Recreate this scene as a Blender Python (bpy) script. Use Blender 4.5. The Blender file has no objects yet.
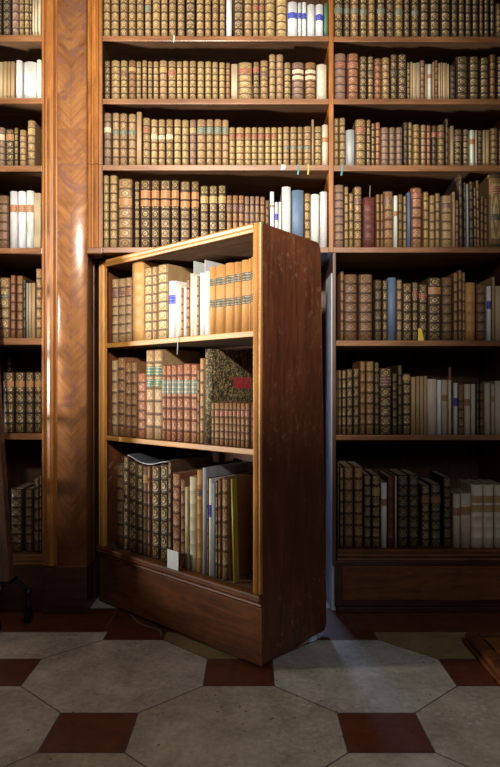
import bpy, bmesh, math, random
from mathutils import Vector, Matrix
random.seed(11)
F, CX, HY, H = 570.0, 250.0, 388.0, 1.2
WY = 3.054                      # front plane of the book wall
K = F / WY
def WX(px): return (px - CX) / K
def WZ(py): return H + (HY - py) / K
col = bpy.context.scene.collection
sc = bpy.context.scene

# ------------------------------------------------------------------ node helpers
class NT:
    def __init__(s, name):
        s.m = bpy.data.materials.new(name); s.m.use_nodes = True
        s.t = s.m.node_tree; s.t.nodes.clear()
        s.out = s.t.nodes.new('ShaderNodeOutputMaterial')
        s.b = s.t.nodes.new('ShaderNodeBsdfPrincipled')
        s.t.links.new(s.b.outputs[0], s.out.inputs[0])
    def n(s, typ, **kw):
        nd = s.t.nodes.new(typ)
        for k, v in kw.items(): setattr(nd, k, v)
        return nd
    def set(s, sock, v):
        if isinstance(v, bpy.types.NodeSocket): s.t.links.new(v, sock)
        elif isinstance(v, (tuple, list)) and sock.type == 'RGBA': sock.default_value = (*v[:3], 1)
        else: sock.default_value = v
    def math(s, op, a, b=None, c=None, clamp=False):
        nd = s.n('ShaderNodeMath', operation=op, use_clamp=clamp)
        s.set(nd.inputs[0], a)
        if b is not None: s.set(nd.inputs[1], b)
        if c is not None: s.set(nd.inputs[2], c)
        return nd.outputs[0]
    def mix(s, f, a, b, blend='MIX'):
        nd = s.n('ShaderNodeMix', data_type='RGBA', blend_type=blend)
        s.set(nd.inputs[0], f); s.set(nd.inputs[6], a); s.set(nd.inputs[7], b)
        return nd.outputs[2]
    def ramp(s, f, stops):
        nd = s.n('ShaderNodeValToRGB'); s.set(nd.inputs[0], f)
        e = nd.color_ramp.elements
        while len(e) < len(stops): e.new(0.5)
        for i, (p, c) in enumerate(stops):
            e[i].position = p; e[i].color = (*c, 1) if isinstance(c, (tuple, list)) else (c, c, c, 1)
        return nd.outputs[0]
    def smooth(s, v, lo, hi):
        nd = s.n('ShaderNodeMapRange', interpolation_type='SMOOTHSTEP')
        s.set(nd.inputs[0], v); nd.inputs[1].default_value = lo; nd.inputs[2].default_value = hi
        return nd.outputs[0]
    def noise(s, vec, scale, detail=4, rough=.55, dist=0):
        nd = s.n('ShaderNodeTexNoise'); s.set(nd.inputs['Vector'], vec)
        nd.inputs['Scale'].default_value = scale; nd.inputs['Detail'].default_value = detail
        nd.inputs['Roughness'].default_value = rough; nd.inputs['Distortion'].default_value = dist
        return nd.outputs[0]
    def mapping(s, vec, scale=(1, 1, 1), rot=(0, 0, 0), loc=(0, 0, 0)):
        nd = s.n('ShaderNodeMapping'); s.set(nd.inputs[0], vec)
        nd.inputs['Scale'].default_value = scale; nd.inputs['Rotation'].default_value = rot
        nd.inputs['Location'].default_value = loc
        return nd.outputs[0]
    def coord(s, k='Object'): return s.n('ShaderNodeTexCoord').outputs[k]
    def bump(s, h, strength, dist=.002):
        nd = s.n('ShaderNodeBump'); s.set(nd.inputs['Height'], h)
        nd.inputs['Strength'].default_value = strength; nd.inputs['Distance'].default_value = dist
        s.t.links.new(nd.outputs[0], s.b.inputs['Normal'])
    def P(s, **kw):
        for k, v in kw.items(): s.set(s.b.inputs[k.replace('_', ' ')], v)
        return s.m

def wood(name, dark, light, axis='z', rough=.4, coat=.0, wear=0, fig=3.0, wearcol=(.55, .42, .28)):
    t = NT(name); c = t.coord()
    st = {'x': (.12, 1, 1), 'y': (1, .12, 1), 'z': (1, 1, .12)}[axis]
    v = t.mapping(c, st)
    n1 = t.noise(v, 22, 5, .6, 1.2); n2 = t.noise(v, 120, 3, .6, .4); n3 = t.noise(c, fig, 3, .5, .6)
    f = t.math('ADD', t.math('MULTIPLY', n1, .6), t.math('ADD', t.math('MULTIPLY', n2, .22), t.math('MULTIPLY', n3, .3)))
    colr = t.ramp(f, [(.36, dark), (.56, tuple((a + b) / 2 for a, b in zip(dark, light))), (.72, light)])
    r = t.math('ADD', rough - .08, t.math('MULTIPLY', n1, .16))
    if wear:
        w = t.noise(t.mapping(c, (1, 1, .7)), 30, 8, .8, .3)
        w2 = t.noise(c, 3.2, 3, .5)
        m = t.math('MULTIPLY', t.smooth(w, .54, .64), t.smooth(w2, .40, .58))
        m = t.math('MULTIPLY', m, wear)
        colr = t.mix(m, colr, wearcol)
    t.bump(n2, .15, .001)
    return t.P(Base_Color=colr, Roughness=r, Coat_Weight=coat, Coat_Roughness=.22)

M = {}
M['edge'] = wood('waxed walnut edge', (.13, .048, .018), (.36, .16, .062), 'x', .36, .25)
M['edgez'] = wood('waxed walnut upright', (.16, .050, .010), (.44, .165, .030), 'z', .42, .12)
M['board'] = wood('rough shelf board', (.075, .034, .015), (.22, .105, .045), 'x', .75)
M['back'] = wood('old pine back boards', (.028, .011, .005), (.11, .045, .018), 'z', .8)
M['dark'] = wood('dark mahogany plinth', (.020, .006, .003), (.075, .024, .010), 'x', .4, .2)
M['darkz'] = wood('dark mahogany upright', (.055, .019, .009), (.17, .065, .027), 'z', .4, .2)
M['doorfront'] = wood('orange walnut front', (.24, .095, .020), (.56, .255, .052), 'x', .45, .1)
M['doorfrontz'] = wood('orange walnut stile', (.24, .095, .020), (.56, .255, .052), 'z', .42, .12)
M['doorplinth'] = wood('burr walnut plinth', (.045, .012, .003), (.25, .078, .018), 'x', .52, .0, fig=9)
M['side'] = wood('worn brown side panel', (.050, .016, .008), (.19, .054, .021), 'z', .5, .15, wear=.5, wearcol=(.34, .23, .15))
M['ladder'] = wood('polished ladder wood', (.06, .028, .020), (.20, .10, .07), 'z', .25, .6)
M['platform'] = wood('platform top boards', (.17, .050, .014), (.38, .13, .036), 'y', .4, .2)

def pilaster_mat():
    t = NT('chevron walnut veneer'); c = t.coord()
    sx = t.n('ShaderNodeSeparateXYZ'); t.t.links.new(c, sx.inputs[0])
    ax = t.math('ABSOLUTE', sx.outputs[0])
    a = t.math('SUBTRACT', t.math('MULTIPLY', ax, 1.15), sx.outputs[2])
    sheet = t.math('FLOOR', t.math('MULTIPLY', sx.outputs[2], 1.55))
    flip = t.math('SUBTRACT', t.math('MULTIPLY', sx.outputs[2], 1.0), t.math('MULTIPLY', ax, .9))
    cv = t.n('ShaderNodeCombineXYZ'); t.t.links.new(a, cv.inputs[2]); t.t.links.new(ax, cv.inputs[0]); t.t.links.new(sheet, cv.inputs[1])
    n1 = t.noise(t.mapping(cv.outputs[0], (1.0, 1, 1.1)), 3.2, 5, .6, .8)
    n2 = t.noise(t.mapping(cv.outputs[0], (1.5, 1, 7)), 4, 5, .65, .5)
    n3 = t.noise(c, 5.5, 5, .6, 2.2)
    f = t.math('ADD', t.math('MULTIPLY', n1, .62), t.math('MULTIPLY', n2, .40))
    base = t.ramp(f, [(.36, (.15, .055, .024)), (.50, (.31, .13, .050)), (.64, (.47, .215, .080))])
    base = t.mix(t.smooth(n3, .50, .62), base, (.25, .115, .075))
    seam = t.math('LESS_THAN', ax, .0012)
    base = t.mix(t.math('MULTIPLY', seam, .45), base, (.1, .04, .02))
    t.bump(n3, .35, .006)
    return t.P(Base_Color=base, Roughness=t.math('ADD', .24, t.math('MULTIPLY', n1, .14)), Coat_Weight=.45, Coat_Roughness=.2)
M['pilaster'] = pilaster_mat()

def binding_mat():
    t = NT('book binding')
    uv = t.n('ShaderNodeUVMap', uv_map='UVMap').outputs[0]
    s = t.n('ShaderNodeSeparateXYZ'); t.t.links.new(uv, s.inputs[0])
    U, V = s.outputs[0], s.outputs[1]
    la = t.n('ShaderNodeAttribute', attribute_name='leather'); mo = t.n('ShaderNodeAttribute', attribute_name='motif')
    ms = t.n('ShaderNodeSeparateColor'); t.t.links.new(mo.outputs['Color'], ms.inputs[0])
    kind, mott, seed = ms.outputs[0], ms.outputs[1], ms.outputs[2]
    gilt = la.outputs['Alpha']
    fr = t.math('FRACT', V)
    p = t.math('MULTIPLY', t.math('SUBTRACT', fr, .5), 2.0)       # -1..1 in the panel
    q = t.math('MULTIPLY', t.math('SUBTRACT', U, .5), 2.0)
    ap, aq = t.math('ABSOLUTE', p), t.math('ABSOLUTE', q)
    inside = t.math('MULTIPLY', t.math('LESS_THAN', ap, .70), t.math('LESS_THAN', aq, .70))  # gilt stops short; bare leather edges stand in for shade between books
    r1 = t.math('SQRT', t.math('ADD', t.math('MULTIPLY', p, p), t.math('MULTIPLY', q, q)))
    r2 = t.math('ADD', ap, aq)
    r = t.math('ADD', t.math('MULTIPLY', r1, t.math('SUBTRACT', 1.0, kind)), t.math('MULTIPLY', r2, kind))
    ring = t.math('LESS_THAN', t.math('ABSOLUTE', t.math('SUBTRACT', r, .56)), .12)
    dot = t.math('LESS_THAN', t.math('ABSOLUTE', t.math('SUBTRACT', r, .16)), .07)
    orn = t.math('MAXIMUM', ring, dot)
    cv = t.n('ShaderNodeCombineXYZ'); t.t.links.new(q, cv.inputs[0]); t.t.links.new(V, cv.inputs[1])
    t.t.links.new(t.math('MULTIPLY', seed, 37.0), cv.inputs[2])
    leaf = t.noise(t.mapping(cv.outputs[0], (1.6, 3.4, 1)), 2.2, 3, .6, 1.5)
    leafm = t.smooth(leaf, .52, .60)
    c = t.coord('Object')
    big = t.noise(c, 9, 4, .6)
    ground = t.math('MULTIPLY', inside, t.math('SUBTRACT', 1.0, t.math('MAXIMUM', orn, t.math('MULTIPLY', leafm, .7))))
    edge = t.math('MULTIPLY', t.math('GREATER_THAN', ap, .86), t.math('LESS_THAN', ap, .93))
    g = t.math('MAXIMUM', ground, t.math('MULTIPLY', edge, .35))
    wear = t.smooth(big, .30, .55)
    onsp = t.math('MULTIPLY', t.math('GREATER_THAN', U, 0.0), t.math('LESS_THAN', U, 1.0))
    g = t.math('MULTIPLY', t.math('MULTIPLY', g, onsp), t.math('MULTIPLY', gilt, t.math('ADD', .55, t.math('MULTIPLY', wear, .45))))
    # mottled, marbled or stained covering
    vn = t.noise(c, 75, 4, .7, 1.5)
    mm = t.math('MULTIPLY', t.smooth(vn, .50, .60), mott)
    base = t.mix(mm, la.outputs['Color'], (.42, .31, .13))
    hv = t.math('ADD', .62, t.math('MULTIPLY', t.noise(t.mapping(c, (1, 1, .35)), 28, 4, .6), .76))
    cvv = t.n('ShaderNodeCombineColor')
    for i in range(3): t.t.links.new(hv, cvv.inputs[i])
    base = t.mix(1.0, base, cvv.outputs[0], 'MULTIPLY')
    gcol = t.mix(.45, t.mix(.4, (.75, .52, .20), la.outputs['Color']), (.82, .64, .33))
    colr = t.mix(g, base, gcol)
    tool = t.math('MULTIPLY', t.math('MULTIPLY', t.math('GREATER_THAN', ap, .84), onsp), t.math('GREATER_THAN', gilt, .2))
    colr = t.mix(t.math('MULTIPLY', tool, .72), colr, (.018, .010, .006))
    t.bump(t.math('MULTIPLY', vn, .5), .2, .001)
    return t.P(Base_Color=colr, Roughness=t.math('SUBTRACT', .58, t.math('MULTIPLY', g, .16)), Metallic=t.math('MULTIPLY', g, .12))
M['binding'] = binding_mat()

def page_mat():
    t = NT('page edges'); c = t.coord()
    n = t.noise(t.mapping(c, (300, 4, 4)), 1.0, 2)
    return t.P(Base_Color=t.ramp(n, [(.3, (.20, .14, .075)), (.7, (.50, .40, .25))]), Roughness=.85)
M['pages'] = page_mat()
def label_mat():
    t = NT('spine label'); uv = t.n('ShaderNodeUVMap', uv_map='UVMap').outputs[0]
    s = t.n('ShaderNodeSeparateXYZ'); t.t.links.new(uv, s.inputs[0])
    la = t.n('ShaderNodeAttribute', attribute_name='leather')
    ln = t.math('LESS_THAN', t.math('ABSOLUTE', t.math('SUBTRACT', t.math('FRACT', t.math('MULTIPLY', s.outputs[1], 3.0)), .5)), .17)
    wd = t.math('GREATER_THAN', t.noise(t.mapping(uv, (9, 3, 1)), 1.4, 1), .46)
    m = t.math('MULTIPLY', t.math('MULTIPLY', ln, wd), la.outputs['Alpha'])
    return t.P(Base_Color=t.mix(m, la.outputs['Color'], (.62, .48, .24)), Roughness=.5)
M['label'] = label_mat()

def flat(name, c, rough=.6, metal=0, var=.25, sc_=40):
    t = NT(name); n = t.noise(t.coord(), sc_, 4)
    d = tuple(x * (1 - var) for x in c); l = tuple(min(1, x * (1 + var)) for x in c)
    return t.P(Base_Color=t.ramp(n, [(.3, d), (.7, l)]), Roughness=rough, Metallic=metal)
M['iron'] = flat('black iron', (.035, .037, .042), .3, .8)
M['paper'] = flat('white paper', (.75, .76, .78), .7, 0, .06)
M['plaster'] = flat('pale plaster', (.62, .64, .68), .85, 0, .1, 8)
M['roomplaster'] = flat('room plaster', (.45, .40, .33), .9, 0, .1, 5)
M['teal'] = flat('teal ribbon', (.07, .26, .28), .6)
M['yellowslip'] = flat('yellow slip', (.75, .55, .04), .6, 0, .1)
M['olive'] = flat('yellow ribbon', (.45, .40, .08), .6)
M['cord'] = flat('grey cord', (.45, .46, .47), .6)
M['booklet'] = flat('dark booklet cover', (.06, .065, .08), .45)
M['inkblue'] = flat('blue ink', (.02, .03, .30), .6)
M['grout'] = flat('floor mortar', (.13, .115, .10), .9)
M['palegrout'] = flat('pale mortar', (.26, .24, .21), .9)

def stone(name, a, b, pit=0.0, pitcol=(.75, .72, .64), rough=.42, s1=5):
    t = NT(name); c = t.coord()
    n1 = t.noise(c, s1, 7, .65, .6); n2 = t.noise(c, 45, 5, .7)
    f = t.math('ADD', t.math('MULTIPLY', n1, .62), t.math('MULTIPLY', n2, .40))
    colr = t.ramp(f, [(.36, a), (.64, b)])
    vo = t.n('ShaderNodeTexVoronoi'); t.set(vo.inputs['Vector'], t.mapping(c, (1, 1.5, 1))); vo.inputs['Scale'].default_value = 34
    reg = t.smooth(t.noise(c, 2.6, 3), .46, .62)
    rnd = t.n('ShaderNodeSeparateColor'); t.t.links.new(vo.outputs['Color'], rnd.inputs[0])
    sh = t.math('MULTIPLY', t.math('LESS_THAN', vo.outputs['Distance'], .36), t.math('GREATER_THAN', rnd.outputs[0], .62))
    colr = t.mix(t.math('MULTIPLY', t.math('MULTIPLY', sh, reg), pit), colr, pitcol)
    vo2 = t.n('ShaderNodeTexVoronoi'); t.set(vo2.inputs['Vector'], c); vo2.inputs['Scale'].default_value = 26
    rn2 = t.n('ShaderNodeSeparateColor'); t.t.links.new(vo2.outputs['Color'], rn2.inputs[0])
    pt = t.math('MULTIPLY', t.math('LESS_THAN', vo2.outputs['Distance'], .14), t.math('GREATER_THAN', rn2.outputs[1], .72))
    colr = t.mix(t.math('MULTIPLY', pt, .7), colr, tuple(x * .25 for x in a))
    t.bump(n2, .25, .002)
    return t.P(Base_Color=colr, Roughness=t.math('ADD', rough - .1, t.math('MULTIPLY', n2, .25)))
M['white_stone'] = stone('worn white limestone', (.37, .325, .265), (.80, .73, .62), .5)
M['warm_stone'] = stone('shelly buff limestone', (.34, .275, .20), (.74, .65, .51), .75)
M['red_stone'] = stone('red marble', (.085, .020, .009), (.20, .052, .022), .0, s1=11)
M['yellow_stone'] = stone('ochre marble', (.24, .165, .065), (.42, .31, .14), .0)

# ------------------------------------------------------------------ mesh helpers
def box(bm, lo, hi, bev=0.0, seg=2):
    g = bmesh.ops.create_cube(bm, size=1.0)
    vs = g['verts']
    c = [(a + b) / 2 for a, b in zip(lo, hi)]; s = [abs(b - a) for a, b in zip(lo, hi)]
    for v in vs: v.co = Vector((c[i] + v.co[i] * s[i] for i in range(3)))
    if bev:
        es = {e for v in vs for e in v.link_edges}
        bmesh.ops.bevel(bm, geom=list(es), offset=min(bev, min(s) * .45), segments=seg, profile=.6, affect='EDGES')
def prism(bm, pts, axis, a, b):
    """closed 2-D outline swept along an axis; pts in the order of the two other axes"""
    def mk(p, t):
        l = list(p); l.insert('xyz'.index(axis), t); return bm.verts.new(l)
    A = [mk(p, a) for p in pts]; B = [mk(p, b) for p in pts]
    n = len(pts)
    for i in range(n): bm.faces.new((A[i], A[(i + 1) % n], B[(i + 1) % n], B[i]))
    bm.faces.new(A[::-1]); bm.faces.new(B)
def tube(bm, pts, r, seg=10, caps=True):
    rings = []
    pts = [Vector(p) for p in pts]
    for i, p in enumerate(pts):
        d = (pts[min(i + 1, len(pts) - 1)] - pts[max(i - 1, 0)]).normalized()
        a = d.orthogonal().normalized() if i == 0 else (rings_a - d * rings_a.dot(d)).normalized()
        rings_a = a; b = d.cross(a)
        rr = r[i] if isinstance(r, (list, tuple)) else r
        rings.append([bm.verts.new(p + (a * math.cos(t) + b * math.sin(t)) * rr) for t in [2 * math.pi * k / seg for k in range(seg)]])
    for A, B in zip(rings, rings[1:]):
        for k in range(seg): bm.faces.new((A[k], A[(k + 1) % seg], B[(k + 1) % seg], B[k]))
    if caps: bm.faces.new(rings[0][::-1]); bm.faces.new(rings[-1])
def obj(name, bm, mat, parent=None, smooth=False):
    me = bpy.data.meshes.new(name)
    bmesh.ops.recalc_face_normals(bm, faces=bm.faces)
    bm.to_mesh(me); bm.free()
    for m in (mat if isinstance(mat, list) else [mat]): me.materials.append(m)
    if smooth: me.polygons.foreach_set('use_smooth', [True] * len(me.polygons))
    o = bpy.data.objects.new(name, me); col.objects.link(o)
    if parent: o.parent = parent
    return o
def thing(name, label, cat, loc=(0, 0, 0), rotz=0, group=None):
    o = bpy.data.objects.new(name, None); col.objects.link(o)
    o.location = loc; o.rotation_euler = (0, 0, rotz); o.empty_display_size = .1
    return tag(o, label, cat, group)
def tag(o, label, cat, group=None):
    o['label'] = label; o['category'] = cat
    if group: o['group'] = group
    return o
def pbox(name, lo, hi, mat, parent, bev=.002, label=None):
    bm = bmesh.new(); box(bm, lo, hi, bev); o = obj(name, bm, mat, parent)
    if label: o['label'] = label
    return o
def struct(name, bm, mat):
    o = obj(name, bm, mat); o['kind'] = 'structure'; return o
def sbox(name, lo, hi, mat):
    bm = bmesh.new(); box(bm, lo, hi); return struct(name, bm, mat)

# ------------------------------------------------------------------ floor
def make_floor():
    bm = bmesh.new(); uvs = None
    mats = [M['grout'], M['white_stone'], M['warm_stone'], M['red_stone'], M['yellow_stone'], M['palegrout']]
    def poly(pts, mi, z=0.0, inset=.0022):
        c = Vector((sum(p[0] for p in pts) / len(pts), sum(p[1] for p in pts) / len(pts)))
        vs = []
        for p in pts:
            d = Vector(p) - c; L = d.length
            q = c + d * max(0, (L - inset * 1.3) / L)
            vs.append(bm.verts.new((q.x, q.y, z)))
        f = bm.faces.new(vs); f.material_index = mi
        if f.normal.z < 0: f.normal_flip()
        return f
    def clip(pts, ymax):
        out = []
        for i in range(len(pts)):
            a, b = pts[i], pts[(i + 1) % len(pts)]
            if a[1] <= ymax: out.append(a)
            if (a[1] - ymax) * (b[1] - ymax) < 0:
                t = (ymax - a[1]) / (b[1] - a[1]); out.append((a[0] + (b[0] - a[0]) * t, ymax))
        return out
    base = poly([(-3.2, -2.6), (3.2, -2.6), (3.2, 5.4), (-3.2, 5.4)], 0, -.0015, 0)
    x0, y0, dx, dy, hx, hy = -.045, 2.41, .511, .42, .143, .1145
    YB = 2.803
    rnd = random.Random(4)
    for i in range(-6, 7):
        for j in range(-11, 3):
            cx, cy = x0 + i * dx, y0 + j * dy
            if cy - dy > YB: continue
            if (i + j) % 2 == 0:
                pts = [(cx - hx, cy - hy), (cx + hx, cy - hy), (cx + hx, cy + hy), (cx - hx, cy + hy)]; mi = 3
            else:
                ox, oy = dx - hx, dy - hy
                pts = [(cx - hx, cy - oy), (cx + hx, cy - oy), (cx + ox, cy - hy), (cx + ox, cy + hy), (cx + hx, cy + oy), (cx - hx, cy + oy), (cx - ox, cy + hy), (cx - ox, cy - hy)]
                mi = 2 if ((i, j) in ((0, -1), (2, -1), (1, -2), (-1, -2))) else 1
                if j == 1 and i >= 0: mi = 4
            pts = clip(pts, YB)
            if len(pts) < 3: continue
            if max(p[1] for p in pts) - min(p[1] for p in pts) < .02: continue
            poly(pts, mi)
    # red border band along the cases, pale slabs in the doorway
    xs = [-3.1, -1.9, -.72, .52, 1.4, 2.3, 3.1]
    for a, b in zip(xs, xs[1:]): poly([(a, YB), (b, YB), (b, 3.10), (a, 3.10)], 3)
    poly([(-.88, 3.105), (-.1, 3.105), (-.1, 3.8), (-.88, 3.8)], 1); poly([(-.1, 3.105), (.46, 3.105), (.46, 3.8), (-.1, 3.8)], 1)
    poly([(-.88, 3.8), (.46, 3.8), (.46, 5.3), (-.88, 5.3)], 2)
    # irregular pale mortar repair running over the band
    def strip(p):
        for a, b in zip(p, p[1:]):
            d = (Vector(b) - Vector(a)).normalized(); n = Vector((-d.y, d.x)) * .0035
            f = poly([tuple(Vector(a) - n), tuple(Vector(b) - n), tuple(Vector(b) + n), tuple(Vector(a) + n)], 5, .0008, 0)
    strip([(-.63, 3.02), (-.60, 2.96), (-.56, 2.90), (-.50, 2.86), (-.445, 2.82), (-.43, 2.76)])
    return struct('floor', bm, mats)
make_floor()

# ------------------------------------------------------------------ walls behind the cases and the passage
NX0, NX1 = WX(88), WX(332.6)             # sides of the doorway
sbox('wall_back', (-3.2, 3.56, 0), (NX0 - .02, 3.7, 4.2), M['roomplaster'])
sbox('wall_back', (NX1 + .02, 3.56, 0), (3.2, 3.7, 4.2), M['roomplaster'])
sbox('wall_back', (NX0 - .02, 3.56, 1.95), (NX1 + .02, 3.7, 4.2), M['roomplaster'])
sbox('wall_left', (NX0 - .10, 3.705, 0), (NX0 - .02, 5.3, 2.2), M['plaster'])
sbox('wall_right', (NX1 + .0205, 3.705, 0), (NX1 + .10, 5.3, 2.2), M['plaster'])
sbox('wall_end', (NX0 - .10, 5.305, 0), (NX1 + .10, 5.4, 2.2), M['plaster'])
sbox('ceiling', (NX0 - .10, 3.705, 2.205), (NX1 + .10, 5.4, 2.3), M['plaster'])
bm = bmesh.new(); box(bm, (NX1 - .004, 3.075, .001), (NX1 + .0195, 3.30, 1.82)); struct('trim_1', bm, M['plaster'])

bm = bmesh.new()
box(bm, (NX1 - .075, 3.562, .001), (NX1 + .0195, 3.70, 2.0)); box(bm, (NX0 - .0195, 3.562, .001), (NX0 + .27, 3.70, 2.0)); box(bm, (NX0 + .27, 3.562, 1.90), (NX1 - .075, 3.70, 2.0))
struct('trim_light_block', bm, M['darkz'])  # unseen frame added to keep passage light off the deeper jambs
# left wall of the room; window sill height set to block low light
WIN = (1.5, 2.9, 1.12, 2.6)
sbox('wall_left', (-3.34, -2.6, 0), (-3.2, WIN[0], 4.2), M['roomplaster'])
sbox('wall_left', (-3.34, WIN[1], 0), (-3.2, 3.555, 4.2), M['roomplaster'])
sbox('wall_left', (-3.34, WIN[0], 0), (-3.2, WIN[1], WIN[2]), M['roomplaster'])
sbox('wall_left', (-3.34, WIN[0], WIN[3]), (-3.2, WIN[1], 4.2), M['roomplaster'])
bm = bmesh.new()
for a, b in (((-3.3, WIN[0], WIN[2]), (-3.24, WIN[0] + .05, WIN[3])), ((-3.3, WIN[1] - .05, WIN[2]), (-3.24, WIN[1], WIN[3])), ((-3.3, WIN[0], WIN[3] - .05), (-3.24, WIN[1], WIN[3]))): box(bm, a, b)
struct('window_1', bm, M['darkz'])

# ------------------------------------------------------------------ fixed bookcases
YB_ = 3.50
def molding(bm, x0, x1, y, z, r, axis='x'):
    pass
def fixed_case(label, x0, x1, shelves, zbot, ztop, name='bookcase', sp=.018, rail=True, cut=None):
    """x0..x1 clear width between uprights; shelves = list of (z_top, thickness)"""
    t = thing(name, label, 'bookcase', ((x0 + x1) / 2, WY, 0))
    ox = (x0 + x1) / 2
    L = lambda x: x - ox
    D = YB_ - WY
    return t, L, D
# left case
lx0, lx1 = WX(-20), WX(42)
SL = [(35, 41), (98, 103.2), (165.6, 171.4), (248, 253.5), (338, 344.5), (433.5, 439.5)]
def shelves_for(t, L, D, x0, x1, rows, m=None, wob=0):
    for (a, b) in rows:
        bm = bmesh.new(); box(bm, (L(x0) + .0005, .004, WZ(b)), (L(x1) - .0005, D - .0005, WZ(a)), .0022)
        o = obj('shelf', bm, M['board'], t)
        bm = bmesh.new(); box(bm, (L(x0) + .0005, 0, WZ(b) - .0005), (L(x1) - .0005, .0095, WZ(a) + .0003), .002)
        e = obj('shelf_edge', bm, M['edge'], o)
# LEFT
t, L, D = fixed_case('tall walnut bookcase left of the pilaster, cut off by the frame', lx0, lx1, None, 0, 0)
shelves_for(t, L, D, lx0, lx1, SL)
ZT = 3.62
pbox('side_panel', (L(lx0) - .02, .002, .25), (L(lx0), D, ZT), M['darkz'], t)
pbox('side_panel', (L(lx1), .002, .25), (L(lx1) + .012, D, ZT), M['darkz'], t)
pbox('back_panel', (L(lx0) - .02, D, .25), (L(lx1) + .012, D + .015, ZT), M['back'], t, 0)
pbox('top_panel', (L(lx0) - .02, .002, ZT), (L(lx1) + .012, D + .015, ZT + .02), M['board'], t)
def base_molding(t, xa, xb, za, zb, mat, ybase=0, back=.15):
    bm = bmesh.new(); h = za - zb
    prof = [(ybase + .01, zb), (ybase - .004, zb), (ybase - .010, zb + h * .12), (ybase - .004, zb + h * .25), (ybase - .016, zb + h * .36), (ybase - .021, zb + h * .52), (ybase - .014, zb + h * .66),
            (ybase - .022, zb + h * .76), (ybase - .024, zb + h * .9), (ybase - .018, zb + h), (ybase + back, zb + h), (ybase + back, zb)]
    prism(bm, prof, 'x', xa, xb); return obj('base_moulding', bm, mat, t)
base_molding(t, L(lx0) - .02, L(WX(45)), WZ(553), WZ(565), M['edge'], 0, D)
pbox('plinth', (L(lx0) - .02, -.004, 0.001), (L(WX(43)), D, WZ(565) - .0005), M['dark'], t, .003)
# CENTRE (above the doorway)
cx0, cx1 = WX(102.5), WX(329)
SC = [(36, 41), (98.8, 104), (165, 170.3), (247.3, 252.5)]
t, L, D = fixed_case('wide walnut bookcase above the doorway, between pilaster and upright', cx0, cx1, None, 0, 0)
shelves_for(t, L, D, cx0, cx1, SC)
zb = WZ(252.5)
pbox('side_panel', (L(cx0) - .012, .002, zb), (L(cx0), D, ZT), M['darkz'], t)
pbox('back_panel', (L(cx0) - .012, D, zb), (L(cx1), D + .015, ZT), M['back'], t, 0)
pbox('top_panel', (L(cx0) - .012, .002, ZT), (L(cx1), D + .015, ZT + .02), M['board'], t)
# RIGHT
rx0, rx1 = WX(333.6), WX(512)
SR = [(36.6, 41.6), (99, 104), (165.3, 171), (247.3, 252.5)]
SR2 = [(340.5, 345.8), (435, 440)]
t, L, D = fixed_case('tall walnut bookcase right of the doorway', rx0, rx1, None, 0, 0)
shelves_for(t, L, D, rx0, rx1, SR)
shelves_for(t, L, D, WX(336), rx1, SR2)
pbox('upright', (L(WX(329)) + .0005, -.002, WZ(252.5)), (L(rx0), D, ZT), M['edgez'], t, .003)
pbox('upright', (L(WX(332.8)), -.001, .25), (L(WX(336)), D, WZ(252.5) - .001), M['darkz'], t, .003)
pbox('side_panel', (L(rx1), .002, .25), (L(rx1) + .02, D, ZT), M['darkz'], t)
pbox('back_panel', (L(WX(336)), D, .25), (L(rx1) + .02, D + .015, ZT), M['back'], t, 0)
pbox('top_panel', (L(WX(329)), .002, ZT), (L(rx1) + .02, D + .015, ZT + .02), M['board'], t)
base_molding(t, L(WX(337)), L(rx1) + .02, WZ(548.7), WZ(561), M['doorplinth'], 0, D)
pbox('plinth', (L(WX(335)), -.002, .03), (L(rx1) + .02, D, WZ(561) - .0005), M['dark'], t, .003)
pbox('plinth_panel', (L(WX(342)), -.008, .065), (L(rx1) - .06, -.0021, WZ(566)), M['doorplinth'], t, .004)
pbox('plinth_foot', (L(WX(337)), -.014, .001), (L(rx1) + .02, D, .0295), M['dark'], t, .004)

# ------------------------------------------------------------------ pilaster with its mouldings
pxa, pxb = WX(58), WX(87.3)
pc = (pxa + pxb) / 2; hw = (pxb - pxa) / 2
t = thing('pilaster', 'tall convex walnut pilaster with chevron veneer between left and centre bookcases', 'pilaster', (pc, WY, 0))
bm = bmesh.new(); N = 18
prof = []
for k in range(N + 1):
    a = -1 + 2 * k / N
    prof.append((a * hw, -.012 - .017 * (1 - a * a) ** .75))
prof = [(-hw, -.0002)] + prof + [(hw, -.0002)]
zlo = WZ(566)
prism(bm, prof, 'z', zlo, ZT + .02)
sh = obj('shaft', bm, M['pilaster'], t)
for p in sh.data.polygons: p.use_smooth = abs(p.normal.z) < .5
def vmold(xa, xb, z0, z1, prof, mat=M['edgez'], name='moulding'):
    bm = bmesh.new(); w = xb - xa
    pts = [(xa, .0)] + [(xa + w * u, -d - .0006) for u, d in prof] + [(xb, .0)]
    prism(bm, [(p[0] - pc, p[1]) for p in pts], 'z', z0, z1); return obj(name, bm, mat, t)
PR_L = [(0, 0), (0, .010), (.08, .016), (.18, .016), (.22, .006), (.30, .005), (.36, .013), (.55, .021), (.78, .019), (.86, .008), (.92, .004), (1, .003)]
PR_R = [(0, .003), (.06, .012), (.16, .016), (.26, .012), (.32, .004), (.40, .004), (.45, .012), (.62, .018), (.78, .012), (.82, .002), (.88, .002), (.90, .006), (1, .006), (1, 0)]
vmold(WX(42.6), WX(57.8), WZ(565), ZT + .02, PR_L)
vmold(WX(87.5), WX(102), WZ(164.8), ZT + .02, PR_R)
vmold(WX(87.5), WX(102), WZ(248), WZ(165.3), PR_R)
pbox('core', (WX(44.6) - pc, .0004, zlo), (WX(87.4) - pc, .12, ZT + .02), M['darkz'], t, 0)
pbox('core', (WX(87.45) - pc, .0004, WZ(254)), (WX(100.0) - pc, .12, ZT + .02), M['darkz'], t, 0)
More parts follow.
